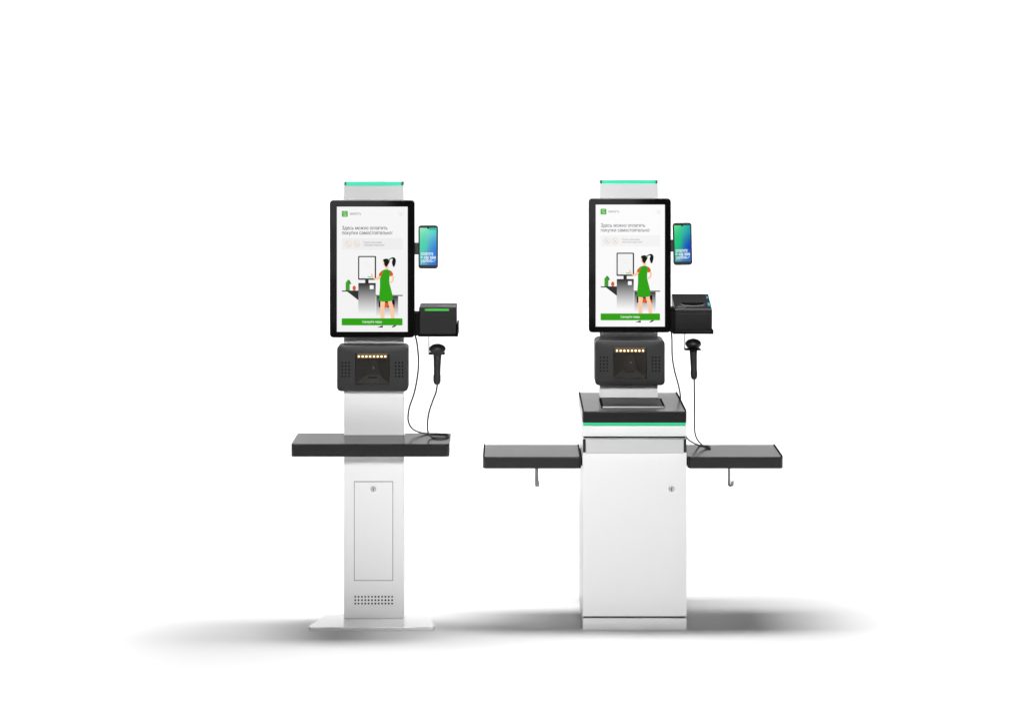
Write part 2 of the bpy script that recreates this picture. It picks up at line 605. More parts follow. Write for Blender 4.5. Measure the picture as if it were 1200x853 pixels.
# ------------------------------------------------------------------ shared kiosk parts
def monitor(parent, pf, pd, yf, bg, soft, arm_y):
    """pf = bezel px box, pd = display px box, yf = depth of the glass"""
    x0, x1, z1, z0 = X(pf[0], yf), X(pf[1], yf), Z(pf[2], yf), Z(pf[3], yf)
    bm = bmesh.new()
    prism(bm, rrect(x0, x1, z0, z1, 0.016, 8), 'y', yf, yf + 0.038, 0.0025, seg=3)
    mon = build('monitor', bm, M['black'], parent)
    checkout_picture(mon, X(pd[0], yf), X(pd[1], yf), Z(pd[3], yf), Z(pd[2], yf), yf - 0.0002, bg, soft)
    bm = bmesh.new()
    cx, cz = (x0 + x1) / 2, (z0 + z1) / 2
    box(bm, cx - 0.08, cx + 0.08, yf + 0.0385, arm_y - 0.0005, cz - 0.08, cz + 0.08, 0.002)
    build('rear_mount', bm, M['dark'], mon)
    return mon


def scan_unit(parent, pf, pw, yf, back_y, ledpx, ledy):
    """dark housing with a smoked window, a row of warm lamps and two speaker grilles"""
    x0, x1, z1, z0 = X(pf[0], yf), X(pf[1], yf), Z(pf[2], yf), Z(pf[3], yf)
    wx0, wx1, wz1, wz0 = X(pw[0], yf), X(pw[1], yf), Z(pw[2], yf), Z(pw[3], yf)
    bm = bmesh.new()
    # front shell as a ring round the window opening, then a solid back body
    out = rrect(x0, x1, z0, z1, 0.018, 8)
    inn = rrect(wx0, wx1, wz0, wz1, 0.002, 8)
    o0 = [bm.verts.new((p[0], yf + 0.003, p[1])) for p in out]
    cx, cz = (x0 + x1) / 2, (z0 + z1) / 2
    sh = lambda p: (p[0] + (0.003 if p[0] < cx else -0.003), p[1] + (0.003 if p[1] < cz else -0.003))
    oF = [bm.verts.new((sh(p)[0], yf, sh(p)[1])) for p in out]
    iF = [bm.verts.new((p[0], yf, p[1])) for p in inn]
    iB = [bm.verts.new((p[0], yf + 0.024, p[1])) for p in inn]
    oB = [bm.verts.new((p[0], back_y, p[1])) for p in out]
    n = len(out)
    for A, B in ((oB, o0), (o0, oF), (oF, iF), (iF, iB)):
        for i in range(n):
            bm.faces.new((A[i], A[(i + 1) % n], B[(i + 1) % n], B[i]))
    bm.faces.new(oB)
    bm.faces.new(iB[::-1])
    bmesh.ops.recalc_face_normals(bm, faces=bm.faces[:])
    u = build('scan_housing', bm, M['dark'], parent)
    # faceted funnel inside the window
    bm = bmesh.new()
    cx, cz = (wx0 + wx1) / 2, (wz0 + wz1) / 2
    w, h = wx1 - wx0, wz1 - wz0
    yb, ym = yf + 0.0225, yf + 0.006

    def quad(pts):
        bm.faces.new([bm.verts.new(p) for p in pts])
    e = 0.001
    A, B, Cc, Dd = (wx0 + e, ym, wz0 + e), (wx1 - e, ym, wz0 + e), (wx1 - e, ym, wz1 - e), (wx0 + e, ym, wz1 - e)
    a1, b1, c1, d1 = (cx - w * .20, yb, cz - h * .22), (cx + w * .20, yb, cz - h * .22), (cx + w * .12, yb, cz + h * .3), (cx - w * .12, yb, cz + h * .3)
    quad([A, B, b1, a1]); quad([B, Cc, c1, b1]); quad([Cc, Dd, d1, c1]); quad([Dd, A, a1, d1]); quad([a1, b1, c1, d1])
    bmesh.ops.recalc_face_normals(bm, faces=bm.faces[:])
    build('scan_funnel', bm, M['smoke'], u, smooth=False)
    bm = bmesh.new()
    disc_y(bm, cx + .004, cz + .002, 0.0045, yb - 0.004, yb - 0.001, 20, 0.001)
    build('lens', bm, M['chrome'], u)
    bm = bmesh.new()
    box(bm, cx - w * .14, cx + w * .14, yb - 0.006, yb - 0.001, cz - h * .40, cz - h * .27, 0.003)
    build('sensor', bm, M['rubber'], u)
    bm = bmesh.new()
    box(bm, wx0 + e, wx1 - e, yf + 0.0025, yf + 0.004, wz0 + e, wz1 - e)
    build('window_pane', bm, M['glass'], u, smooth=False)
    # lamp row on a bar painted amber for the lamps' glow on the housing
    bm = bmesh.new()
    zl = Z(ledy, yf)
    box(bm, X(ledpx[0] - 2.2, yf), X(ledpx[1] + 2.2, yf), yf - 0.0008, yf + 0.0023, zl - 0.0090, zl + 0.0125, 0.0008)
    build('amber_glow_bar', bm, M['amber'], u)
    for k in range(8):
        lx = X(ledpx[0] + (ledpx[1] - ledpx[0]) * k / 7, yf)
        bm = bmesh.new()
        disc_y(bm, lx, zl, 0.0030, yf - 0.0055, yf - 0.0010, 16, 0.0014)
        build('lamp', bm, M['led_warm'], u)
    for (g0, g1) in ((pf[0] + 6.3, pf[0] + 14.3), (pf[1] - 14.6, pf[1] - 6.6)):
        bm = bmesh.new()
        for i in range(3):
            for j in range(5):
                gx = X(g0 + (g1 - g0) * i / 2, yf)
                gz = Z(pf[2] + 20.2 + 15.8 * j / 4, yf)
                disc_y(bm, gx, gz, 0.0037, yf - 0.0003, yf + 0.001, 12)
        build('speaker_grille', bm, M['hole'], u)
    return u


def light_bar(parent, px0, px1, py0, py1, yf, yb):
    bm = bmesh.new()
    x0, x1, z0, z1 = X(px0, yf), X(px1, yf), Z(py1, yf), Z(py0, yf)
    e = 0.009
    box(bm, x0 + e, x1 - e, yf, yb, z0, z1, 0.001)
    o = build('light_bar', bm, M['led_teal'], parent)
    for s in (0, 1):
        bm = bmesh.new()
        a, b = (x0, x0 + e - 0.0002) if s == 0 else (x1 - e + 0.0002, x1)
        box(bm, a, b, yf, yb, z0, z1, 0.0006)
        build('end_cap', bm, M['led_tealend'], o)
    return o


def phone(label, root_px, yf, tilt, vivid):
    """payment phone; root_px = px box of its body"""
    x0, x1, z1, z0 = X(root_px[0], yf), X(root_px[1], yf), Z(root_px[2], yf), Z(root_px[3], yf)
    t = thing('payment_phone', label, 'phone', ((x0 + x1) / 2, yf + 0.005, z0), 'smartphones bracketed beside the screens')
    base = Vector(((x0 + x1) / 2, yf + 0.005, z0))
    bm = bmesh.new()
    prism(bm, rrect(x0, x1, z0, z1, 0.0125, 8), 'y', yf, yf + 0.010, 0.0015, seg=3)
    build('phone_body', bm, PHONE, t)
    mx = 0.0065
    a0, a1, b1, b0 = x0 + mx, x1 - mx, z1 - 0.0110, z0 + 0.0150
    phone_picture(t, lambda u, v: a0 + u * (a1 - a0), lambda u, v: b1 - v / 2.05 * (b1 - b0), yf - 0.0002, vivid)
    t.rotation_euler = (0, -tilt, 0)
    return t


PHONE = principled('dark_slate_phone_case', (0.022, 0.025, 0.028, 1), 0.25)


def shelf_mesh(parent, x0, x1, y0, y1, z0, z1, r=0.012, name='shelf', rims=(), hole=None):
    """board with dark edge and glossy top"""
    bm = bmesh.new()
    prism(bm, rrect(x0, x1, y0, y1, r, 6), 'z', z0, z1, 0.0012, 0, seg=1)
    s = build(name, bm, M['edge'], parent)
    bm = bmesh.new()
    m = 0.004
    prism(bm, rrect(x0 + m, x1 - m, y0 + m, y1 - m, max(r - m, 0.003), 6), 'z', z1 + 0.0002, z1 + 0.0018, 0)
    build('top_surface', bm, M['top'], s)
    for side in rims:
        a = x0 + 0.0005 if side < 0 else x1 - 0.0075
        bm = bmesh.new()
        box(bm, a, a + 0.007, y0 + 0.012, y1 - 0.002, z1 + 0.0022, z1 + 0.0050, 0.0006)
        build('side_rim', bm, M['rim'], s)
    return s


def hand_scanner(label, hx, rows, y, cable_pts):
    """hx: px of the axis; rows for head and handle as (py, rx px, dx px)"""
    k = (D + y) / F
    x = X(hx, y)
    base = (x, y, Z(rows[1][-1][0], y))
    t = thing('barcode_scanner', label, 'barcode scanner', base, 'handheld scanners hooked under the printers')
    bm = bmesh.new()
    hc, hr = rows[0]
    prof = [(hc - 6.0 * math.cos(math.pi * q / 12), hr * math.sin(math.pi * q / 12)) for q in range(1, 9)]
    prof += [(hc + 5.2, hr * 0.66), (hc + 7.4, hr * 0.5), (hc + 8.4, 2.0)]
    loft(bm, [(x, y, Z(py, y), r * k, r * k * 0.8) for py, r in [(hc - 6.05, 1.0)] + prof], 32)
    head = build('scanner_head', bm, M['rubber'], t, smooth='plain')
    bm = bmesh.new()
    loft(bm, [(x + dx * k, y, Z(py, y), r * k, r * k * 0.8) for py, r, dx in rows[1]])
    build('handle', bm, M['rubber'], t, smooth='plain')
    bm = bmesh.new()
    p = rows[1][2]
    box(bm, x - 0.006, x + 0.006, y - p[1] * k * .8 - 0.004, y - p[1] * k * 0.3, Z(p[0] + 5, y), Z(p[0] - 3, y), 0.003)
    build('trigger', bm, M['dark'], t)
    bm = bmesh.new()
    tube(bm, cable_pts, 0.0035)
    build('cable', bm, M['cable'], t, smooth='plain')
    return t


# ================================================================== SLIM KIOSK (left)
kx = X(438, 0)
K1 = thing('self_checkout_kiosk', 'slim white self-checkout kiosk on a flat white foot plate with one dark shelf', 'checkout kiosk',
           (kx, 0, 0), 'self-checkout kiosks')
cx0, cx1 = X(403, 0), X(473.2, 0)
bm = bmesh.new()
# foot plate: a trapezoid in plan
fy, by = -0.11, 0.062
pts = [(X(363.5, fy), fy), (X(507.5, fy), fy), (X(509.3, fy + .012), fy + .012), (X(501, by), by), (X(382, by), by), (X(361.6, fy + .012), fy + .012)]
prism(bm, pts, 'z', 0.0, 0.016, 0.002)
build('base_plate', bm, M['plate'], K1)
bm = bmesh.new()
box(bm, cx0, cx1, 0, 0.055, 0.0162, Z(217.8, 0), 0.0015)
col = build('column', bm, M['white'], K1)
light_bar(K1, 403.4, 472.6, 213.6, 217.5, 0.001, 0.054)
bm = bmesh.new()
box(bm, cx0, cx1, 0.0545, 0.0565, Z(217.8, 0), Z(212.4, 0))
box(bm, cx0, cx1, 0.0, 0.0565, Z(213.3, 0), Z(212.5, 0))
build('top_cap', bm, M['white'], K1)
# access door: a thin leaf in a dark outline
bm = bmesh.new()
box(bm, X(415.0, 0), X(460.6, 0), -0.0006, 0.002, Z(680.2, 0), Z(563.8, 0))
rec = build('door_gap', bm, M['line'], K1)
bm = bmesh.new()
box(bm, X(415.6, 0), X(460.0, 0), -0.0016, -0.0007, Z(679.5, 0), Z(564.5, 0), 0.0003)
door = build('access_door', bm, M['white'], K1)
bm = bmesh.new()
disc_y(bm, X(437.5, 0), Z(572.8, 0), 0.0125, -0.006, -0.0017, 28, 0.001)
lk = build('lock', bm, M['chrome'], door)
bm = bmesh.new()
box(bm, X(437.5, 0) - 0.0012, X(437.5, 0) + 0.0012, -0.0068, -0.0061, Z(574.4, 0), Z(571.2, 0))
build('keyhole', bm, M['hole'], lk)
bm = bmesh.new()
for i in range(12):
    for j in range(3):
        gx, gz = X(416.3 + 43.2 * i / 11, 0), Z(698.9 + 7.9 * j / 2, 0)
        prism(bm, rrect(gx - .0036, gx + .0036, gz - .0036, gz + .0036, .0012, 3), 'y', -0.0004, 0.001)
build('vent_grille', bm, M['hole'], K1)
# shelf in front of the column, notched round it
sy0, sy1 = -0.172, 0.036
sz1 = Z(520.2, sy0) - 0.002
sz0 = Z(535.2, sy0)
sx0, sx1 = X(340.8, sy0), X(526.6, sy0)
r = 0.013
bm = bmesh.new()
ol = rrect(sx0, sx1, sy0, sy1, r, 6)
e = 0.003
n4 = len(ol) // 4
ol = ol[:n4] + [(cx1 + e, sy1), (cx1 + e, -0.0008), (cx0 - e, -0.0008), (cx0 - e, sy1)] + ol[n4:]
prism(bm, ol, 'z', sz0, sz1, 0.0012, seg=1)
S1 = build('shelf', bm, M['edge'], K1)
bm = bmesh.new()
m = 0.0035
ol = rrect(sx0 + m, sx1 - m, sy0 + m, sy1 - m, r - m, 6)
e = 0.006
ol = ol[:n4] + [(cx1 + e, sy1 - m), (cx1 + e, -0.0038), (cx0 - e, -0.0038), (cx0 - e, sy1 - m)] + ol[n4:]
prism(bm, ol, 'z', sz1 + 0.0002, sz1 + 0.0018)
build('top_surface', bm, M['top'], S1)
monitor(K1, (386.4, 485.9, 234.8, 395.8), (394.8, 477.7, 242.4, 388.8), -0.13, (245, 245, 245), 0, 0.0)
scan_unit(K1, (394.8, 478.3, 405.0, 458.6), (416.2, 456.6, 414.6, 450.6), -0.065, -0.0005, (420.6, 451.6), 417.6)
# phone bracket and printer tray on the monitor edge
bm = bmesh.new()
y = -0.085
box(bm, X(484, y), X(492, y), y, y + 0.02, Z(298.5, y), Z(284.8, y), 0.001)
build('phone_bracket', bm, M['dark'], K1)
bm = bmesh.new()
y = -0.09
box(bm, X(485.4, y), X(490.8, y), y + 0.002, y + 0.06, Z(393.6, y), Z(366.8, y), 0.001)
box(bm, X(490.0, y), X(536.6, y), y, y + 0.13, Z(394.6, y), Z(392.8, y), 0.0008)
box(bm, X(535.4, y), X(536.8, y), y + 0.001, y + 0.12, Z(392.4, y), Z(380.2, y), 0.0008)
build('printer_bracket', bm, M['rim'], K1)
# wire hook under the tray
y = -0.05
bm = bmesh.new()
tube(bm, [(X(502.6, y), y, Z(394.8, y)), (X(502.6, y), y, Z(414.4, y))], 0.0024, 8, False)
hk = build('scanner_hook', bm, M['wire'], K1)
bm = bmesh.new()
box(bm, X(502.2, y), X(521.2, y), y - 0.012, y + 0.03, Z(415.2, y), Z(413.9, y), 0.0006)
build('hook_rest', bm, M['rim'], hk)

phone('smartphone with green to blue picture paled by a painted reflection, bracketed beside the slim kiosk screen',
      (490.2, 513.3, 264.2, 315.0), -0.092, 0.0, False)

# small cube printer with a green light line
yf = -0.085
P1 = thing('receipt_printer', 'black cube receipt printer with a bright green light line, in the slim kiosk tray', 'receipt printer',
           (X(512, yf), yf + 0.055, Z(392.6, yf)))
bm = bmesh.new()
px0, px1 = X(490.9, yf), X(535.0, yf)
prism(bm, rrect(px0, px1, Z(392.6, yf) + 0.0002, Z(359.6, yf), 0.006, 6), 'y', yf, yf + 0.115, 0.005, seg=3)
b = build('printer_body', bm, M['printer'], P1)
bm = bmesh.new()
box(bm, X(498, yf), X(526, yf), yf - 0.0008, yf + 0.002, Z(364.4, yf), Z(362.0, yf), 0.0004)
build('status_light', bm, M['led_slot'], P1)
bm = bmesh.new()
box(bm, X(513, yf), X(533.5, yf), yf + 0.010, yf + 0.013, Z(359.6, yf) + 0.0001, Z(359.6, yf) + 0.0022, 0.0004)
build('tear_bar_or_highlight', bm, M['steel'], P1)  # highlight along the top edge, added as a grey strip

y = -0.06
shelf_top = sz1 + 0.0018 + 0.0031


def onshelf(px, py, zt):
    yy = (H - zt) * F / (py - HY) - D
    return (X(px, yy), yy, zt)


cab = [(X(486.3, -.055), -.055, Z(392, -.055)), (X(488.6, -.05), -.05, Z(402, -.05)), (X(490.4, -.045), -.045, Z(420, -.045)),
       (X(489.6, -.04), -.04, Z(438, -.04)), (X(485.5, -.03), -.03, Z(460, -.03)), (X(479.6, -.02), -.02, Z(478, -.02)),
       (X(478.3, -.01), -.01, Z(492, -.01)), (X(482.5, 0), 0, Z(501.5, 0)), (X(491, .002), .002, Z(506.2, .002)),
       onshelf(501, 507.9, shelf_top), onshelf(513, 508.2, shelf_top), onshelf(522, 508.8, shelf_top),
       onshelf(526.2, 510.6, shelf_top), onshelf(521.5, 512.6, shelf_top + .001), onshelf(512, 512.9, shelf_top + .001),
       (X(505.5, -.06), -.06, Z(512.0, -.06) + .001), (X(501.8, -.055), -.055, Z(507.0, -.055)), (X(501.0, -.05), -.05, Z(497, -.05)),
       (X(502.5, -.05), -.05, Z(484, -.05)), (X(507.0, -.05), -.05, Z(470, -.05)), (X(510.8, -.055), -.055, Z(460, -.055)),
       (X(512.3, -.06), -.06, Z(451.5, -.06)), (X(512.4, -.06), -.06, Z(447, -.06))]
hand_scanner('black handheld scanner hooked under the cube printer, its cable looping onto the slim kiosk shelf', 512.6,
             ((408.8, 9.8),
              [(412, 3, 0), (415, 4.9, 0), (421, 4.5, -.1), (430, 4.1, -.3), (438, 3.9, -.4), (441, 4.4, -.5), (446.5, 4.3, -.5), (449.6, 3.4, -.5), (450.8, 1.6, -.5)]),
             -0.06, cab)

# ================================================================== CABINET KIOSK (right)
yf = -0.10
K2 = thing('self_checkout_kiosk', 'wide white cabinet self-checkout kiosk with a dark shelf on each side', 'checkout kiosk',
           (X(744, yf), yf + 0.19, 0), 'self-checkout kiosks')
L, R_ = X(682.8, yf), X(804.6, yf)
yb = yf + 0.39
bm = bmesh.new()
box(bm, L, R_, yf + 0.016, yb, 0.004, Z(498.5, yf), 0.0015)
build('cabinet_body', bm, M['cabwhite'], K2)
bm = bmesh.new()
box(bm, L + 0.004, R_ - 0.004, yf + 0.011, yf + 0.0155, 0.01, Z(499, yf))
build('gap_shade_sheet', bm, M['gap'], K2)  # black sheet added behind the panels, painting the shade in their gaps
bm = bmesh.new()
box(bm, L, R_, yf, yf + 0.0105, 0.0, Z(724.1, yf), 0.0012)
build('plinth', bm, M['cabwhite'], K2)
bm = bmesh.new()
box(bm, L, R_, yf, yf + 0.0105, Z(721.9, yf), Z(513.6, yf), 0.0012)
door2 = build('door', bm, M['cabwhite'], K2)
bm = bmesh.new()
disc_y(bm, X(786.8, yf), Z(572.8, yf), 0.0125, yf - 0.005, yf - 0.0002, 28, 0.0012)
lk = build('lock', bm, M['chrome'], door2)
bm = bmesh.new()
box(bm, X(786.8, yf) - 0.0012, X(786.8, yf) + 0.0012, yf - 0.0058, yf - 0.0051, Z(574.6, yf), Z(571.2, yf))
build('keyhole', bm, M['hole'], lk)
bm = bmesh.new()
box(bm, L, R_, yf, yf + 0.0105, Z(511.4, yf), Z(499.0, yf), 0.0012)
build('drawer_front', bm, M['cabwhite'], K2)
bm = bmesh.new()
ry = yf - 0.014
box(bm, X(686.6, ry), X(801.2, ry), ry, yf - 0.0004, Z(531.0, ry), Z(514.8, ry), 0.0012)
rail = build('front_rail', bm, M['rail'], K2)  # the rail's reflection is put into its grey colour
for a, b_ in ((683.2, 686.3), (801.5, 804.6)):
    bm = bmesh.new()
    box(bm, X(a, ry), X(b_, ry), ry + 0.001, yf - 0.0004, Z(530.2, ry), Z(514.9, ry), 0.0008)
    build('end_cap', bm, M['dark'], rail)
# green light line
ty = yf - 0.010
bm = bmesh.new()
tx0, tx1 = X(682.4, ty), X(805.0, ty)
prism(bm, rrect(tx0 + .003, tx1 - .003, ty + .003, yb, 0.008, 4), 'z', Z(498.4, ty), Z(495.4, ty), 0.0006)
build('light_line', bm, M['led_green'], K2)
# dark head tray
tz1, tz0 = Z(482.0, ty), Z(495.3, ty)
T = shelf_mesh(K2, tx0, tx1, ty, yb + 0.004, tz0, tz1 - 0.002, 0.010, 'head_tray', (-1, 1))
# flat scan plate let into the tray top
bm = bmesh.new()


def ontray(px, py, zt=None):
    zt = tz1 if zt is None else zt
    yy = (H - zt) * F / (py - HY) - D
    return X(px, yy), yy


fx0, fyy = ontray(704.6, 477.4)
fx1, _ = ontray(779.6, 477.4)
_, byy = ontray(704, 467.4)
prism(bm, rrect(fx0, fx1, fyy, byy, 0.004, 4), 'z', tz1 + 0.0002, tz1 + 0.0030, 0.0008)
sp = build('scan_plate', bm, M['gap'], K2)
bm = bmesh.new()
prism(bm, rrect(fx0 + 0.010, fx1 - 0.010, fyy + 0.010, byy - 0.012, 0.003, 4), 'z', tz1 + 0.0032, tz1 + 0.0042)
build('scan_glass', bm, principled('dark_scan_glass', (0.02, 0.02, 0.02, 1), 0.45, ior=1.3), sp)
bm = bmesh.new()
box(bm, fx0 + 0.006, fx1 - 0.004, fyy - 0.0115, fyy - 0.0005, tz1 + 0.0002, tz1 + 0.0046, 0.001)
build('plate_lip', bm, M['alu'], sp)  # front lip, its bright reflection put into the pale colour
# side shelves
sy0 = -0.08
sz1 = Z(535.4, sy0) - 0.002
sz0 = Z(549.0, sy0)
SL = shelf_mesh(K2, X(565.6, sy0), X(681.2, sy0), sy0, sy0 + 0.232, sz0, sz1, 0.016, 'shelf', (-1, 1))
SR = shelf_mesh(K2, X(806.2, sy0), X(918.2, sy0), sy0, sy0 + 0.232, sz0, sz1, 0.016, 'shelf', (1,))
for a, b_ in ((X(681.2, sy0) - 0.001, L - 0.0004), (R_ + 0.0004, X(806.2, sy0) + 0.001)):
    bm = bmesh.new()
    box(bm, min(a, b_) , max(a, b_), sy0 + 0.03, sy0 + 0.2, sz0 + 0.006, sz1 - 0.006)
    build('shelf_joint', bm, M['gap'], K2)
# bag hooks: bent strips
for s, pxc, turn in ((SL, 629.0, 0.15), (SR, 854.6, 0.65)):
    bm = bmesh.new()
    hy = sy0 + 0.05
    w = 0.0075
    zt, zb = sz0 - 0.0002, Z(569.4, hy)
    prof = [(0.0, zt), (0.0, zb + 0.012)]
    for k in range(1, 9):
        t = math.pi * k / 8
        prof.append((-0.010 + 0.010 * math.cos(t), zb + 0.012 - 0.012 * math.sin(t)))
    prof.append((-0.021, zb + 0.026))
    xc = X(pxc, hy)
    ca, sa = math.cos(turn), math.sin(turn)
    rows = []
    for d, z in prof:
        row = []
        for (wx, th) in ((-w, 0), (w, 0), (w, 0.0024), (-w, 0.0024)):
            lx, ly = wx, d + th
            row.append(bm.verts.new((xc + lx * ca - ly * sa, hy + lx * sa + ly * ca, z)))
        rows.append(row)
    for i in range(len(rows) - 1):
        for k in range(4):
            bm.faces.new((rows[i][k], rows[i][(k + 1) % 4], rows[i + 1][(k + 1) % 4], rows[i + 1][k]))
    bm.faces.new(rows[0]); bm.faces.new(rows[-1][::-1])
    bmesh.ops.recalc_face_normals(bm, faces=bm.faces[:])
    build('bag_hook', bm, M['steel'], s)
# rear column
cy = 0.165
bm = bmesh.new()
box(bm, X(702.8, cy), X(770.9, cy), cy, cy + 0.055, tz1 + 0.002, Z(215.8, cy), 0.0015)
build('column', bm, M['white'], K2)
light_bar(K2, 703.3, 770.6, 211.7, 215.5, cy + 0.001, cy + 0.054)
bm = bmesh.new()
box(bm, X(702.8, cy), X(770.9, cy), cy, cy + 0.0565, Z(211.4, cy), Z(210.8, cy))
build('top_cap', bm, M['white'], K2)
my = 0.0
monitor(K2, (689.9, 786.3, 232.8, 389.8), (698.1, 779.1, 240.0, 382.7), my, (251, 251, 251), 22, cy)
scan_unit(K2, (697.3, 779.2, 398.6, 451.6), (718.6, 758.2, 409.0, 443.8), 0.065, cy - 0.0005, (722.9, 753.6), 410.9)
bm = bmesh.new()
y = my + 0.012
box(bm, X(784, y), X(790, y), y, y + 0.02, Z(295.2, y), Z(281.4, y), 0.001)
build('phone_bracket', bm, M['dark'], K2)
bm = bmesh.new()
y = my + 0.004
box(bm, X(785.6, y), X(791.0, y), y + 0.008, y + 0.06, Z(389.6, y), Z(361.5, y), 0.001)
box(bm, X(788.4, y), X(835.8, y), y - 0.012, y + 0.15, Z(391.0, y), Z(389.0, y), 0.0008)
box(bm, X(834.4, y), X(835.8, y), y - 0.012, y + 0.15, Z(388.6, y), Z(386.4, y), 0.0008)
build('printer_bracket', bm, M['rim'], K2)
y = my + 0.05
bm = bmesh.new()
tube(bm, [(X(802.4, y), y, Z(391.0, y)), (X(802.4, y), y, Z(409.4, y))], 0.0022, 8, False)
hk = build('scanner_hook', bm, M['wire'], K2)
bm = bmesh.new()
box(bm, X(802.0, y), X(821.2, y), y - 0.012, y + 0.03, Z(410.2, y), Z(409.0, y), 0.0006)
build('hook_rest', bm, M['rim'], hk)

phone('tilted smartphone with vivid green to deep blue picture, beside the cabinet kiosk screen',
      (789.3, 811.4, 261.3, 310.8), my + 0.006, math.radians(1.2), True)

# wedge-topped receipt printer
yf = 0.052
yk = 0.20
P2 = thing('receipt_printer', 'black receipt printer with a sloping lid and teal buttons, on the cabinet kiosk bracket', 'receipt printer',
           (X(812, yf), 0.125, Z(389.0, yf)))
zb = Z(388.9, yf)
zf = Z(362.2, yf)
zk = Z(344.2, yk)
xa, xb = X(790.8, yf), X(834.6, yf)
bm = bmesh.new()
side = [(yf, zb), (yf, zf - 0.006), (yf + 0.0015, zf - 0.0015), (yf + 0.006, zf), (yf + 0.030, zf + 0.008), (yk - 0.010, zk), (yk - 0.002, zk - 0.004), (yk, zk - 0.014), (yk, zb)]
prism(bm, side, 'x', xa, xb, 0.003, seg=2)
build('printer_body', bm, M['printer'], P2)
bm = bmesh.new()
box(bm, xa + 0.010, xb - 0.009, yf - 0.0016, yf + 0.001, zb + 0.008, zf - 0.020, 0.0008)
build('front_cover', bm, M['printer'], P2)


def lid(px, py):
    """point on the sloping lid seen at a photo pixel"""
    y1, z1_, y2, z2 = yf + 0.030, zf + 0.008, yk - 0.010, zk
    lo, hi = yf, yk
    for _ in range(40):
        mid = (lo + hi) / 2
        zl = z1_ + (z2 - z1_) * (mid - y1) / (y2 - y1)
        if Z(py, mid) > zl:
            hi, lo = hi, mid
        else:
            hi = mid
    mid = (lo + hi) / 2
    return Vector((X(px, mid), mid, z1_ + (z2 - z1_) * (mid - y1) / (y2 - y1)))


def lid_poly(name, px_pts, mat, lift, parent):
    bm = bmesh.new()
    up = Vector((0, -0.25, 0.97))
    lo = [lid(*p) for p in px_pts]
    a = [bm.verts.new(p + up * 0.0004) for p in lo]
    b = [bm.verts.new(p + up * lift) for p in lo]
    n = len(lo)
    bm.faces.new(a); bm.faces.new(b[::-1])
    for i in range(n):
        bm.faces.new((a[i], a[(i + 1) % n], b[(i + 1) % n], b[i]))
    bmesh.ops.recalc_face_normals(bm, faces=bm.faces[:])
    return build(name, bm, mat, parent, smooth=False)


lid_poly('paper_slot', [(798.4, 354.8), (800.0, 356.6), (805, 357.5), (812, 357.8), (819, 357.5), (823.8, 356.6), (825.2, 354.8), (819, 355.0), (805, 355.0)], M['hole'], 0.0010, P2)
lid_poly('tear_bar_or_highlight', [(798.0, 356.2), (800.6, 357.9), (812, 358.6), (823.4, 357.9), (825.8, 356.2), (825.8, 356.8), (823.4, 358.5), (812, 359.2), (800.6, 358.5), (798.0, 356.8)], M['line'], 0.0008, P2)
lid_poly('button', [(829.0, 355.2), (832.8, 355.2), (833.6, 359.0), (829.6, 359.0)], M['teal'], 0.0016, P2)
lid_poly('button', [(827.4, 347.9), (829.8, 347.9), (830.4, 350.2), (828.0, 350.2)], M['teal'], 0.0014, P2)
lid_poly('indicator', [(826.8, 346.0), (829.0, 346.0), (829.3, 347.2), (827.0, 347.2)], M['blue'], 0.0012, P2)
# small pale lettering on the lid
vs, fs, bb = text_bm('POScenter', 0.02)
bm = bmesh.new()
p0 = lid(793.2, 361.0); p1 = lid(804.0, 361.0)
vv = [bm.verts.new((p0.x + (v[0] - bb[0]) / (bb[1] - bb[0]) * (p1.x - p0.x), p0.y + (v[1]) * 0.021 , lid(793, 361.0).z + v[1] * 0.021 * 0.31 + 0.0016)) for v in vs]
for f in fs:
    bm.faces.new([vv[i] for i in f])
build('lettering', bm, M['greyprint'], P2, smooth=False)
vs, fs, bb = text_bm('80 mm', 0.0)
bm = bmesh.new()
xa_, xb_ = X(824.6, yf), X(829.2, yf)
vv = [bm.verts.new((xa_ + (v[0] - bb[0]) / (bb[1] - bb[0]) * (xb_ - xa_), yf - 0.0005, Z(388.2, yf) + v[1] * 0.006)) for v in vs]
for f in fs:
    bm.faces.new([vv[i] for i in f])
build('lettering', bm, M['greyprint'], P2, smooth=False)

# scanner
y = 0.10
st = sz1 + 0.0018 + 0.0031
cab = [(X(786.6, .13), .13, Z(387, .13)), (X(787.4, .14), .14, Z(398, .14)), (X(787.8, .17), .17, Z(418, .17)), (X(790.4, .20), .20, Z(434, .20)),
       (X(794.2, .22), .22, Z(448, .22)), (X(797.0, .24), .24, Z(461, .24)), (X(797.5, .24), .24, Z(470, .24)),
       (0.7620, .235, Z(488, .235)), (0.7615, .20, Z(500, .20)), (0.7640, .12, Z(507.5, .12)), (X(805.5, .06), .06, Z(513.8, .06)),
       (X(812, .06), .06, Z(518.6, .06)), onshelf(819.5, 521.6, st), onshelf(827, 522.6, st), onshelf(831.6, 523.6, st), onshelf(831.8, 525.0, st),
       onshelf(828, 524.4, st + .001), (X(822.5, .08), .08, Z(521.0, .08)), (X(817, .09), .09, Z(514.5, .09)), (X(814.3, .10), .10, Z(506, .10)), (X(813.8, .10), .10, Z(490, .10)),
       (X(813.8, .10), .10, Z(470, .10)), (X(813.6, .10), .10, Z(450, .10)), (X(813.4, .10), .10, Z(442, .10))]
hand_scanner('black handheld scanner hooked under the sloping-lid printer, its cable dropping to the cabinet kiosk shelf', 812.4,
             ((402.8, 9.4),
              [(406, 3, 0), (409, 4.7, .1), (415, 4.3, .2), (424, 4.0, .5), (433, 3.7, .7), (436, 4.1, .8), (440.6, 4.0, .9), (443.4, 3.2, .9), (444.6, 1.6, .9)]),
             y, cab)

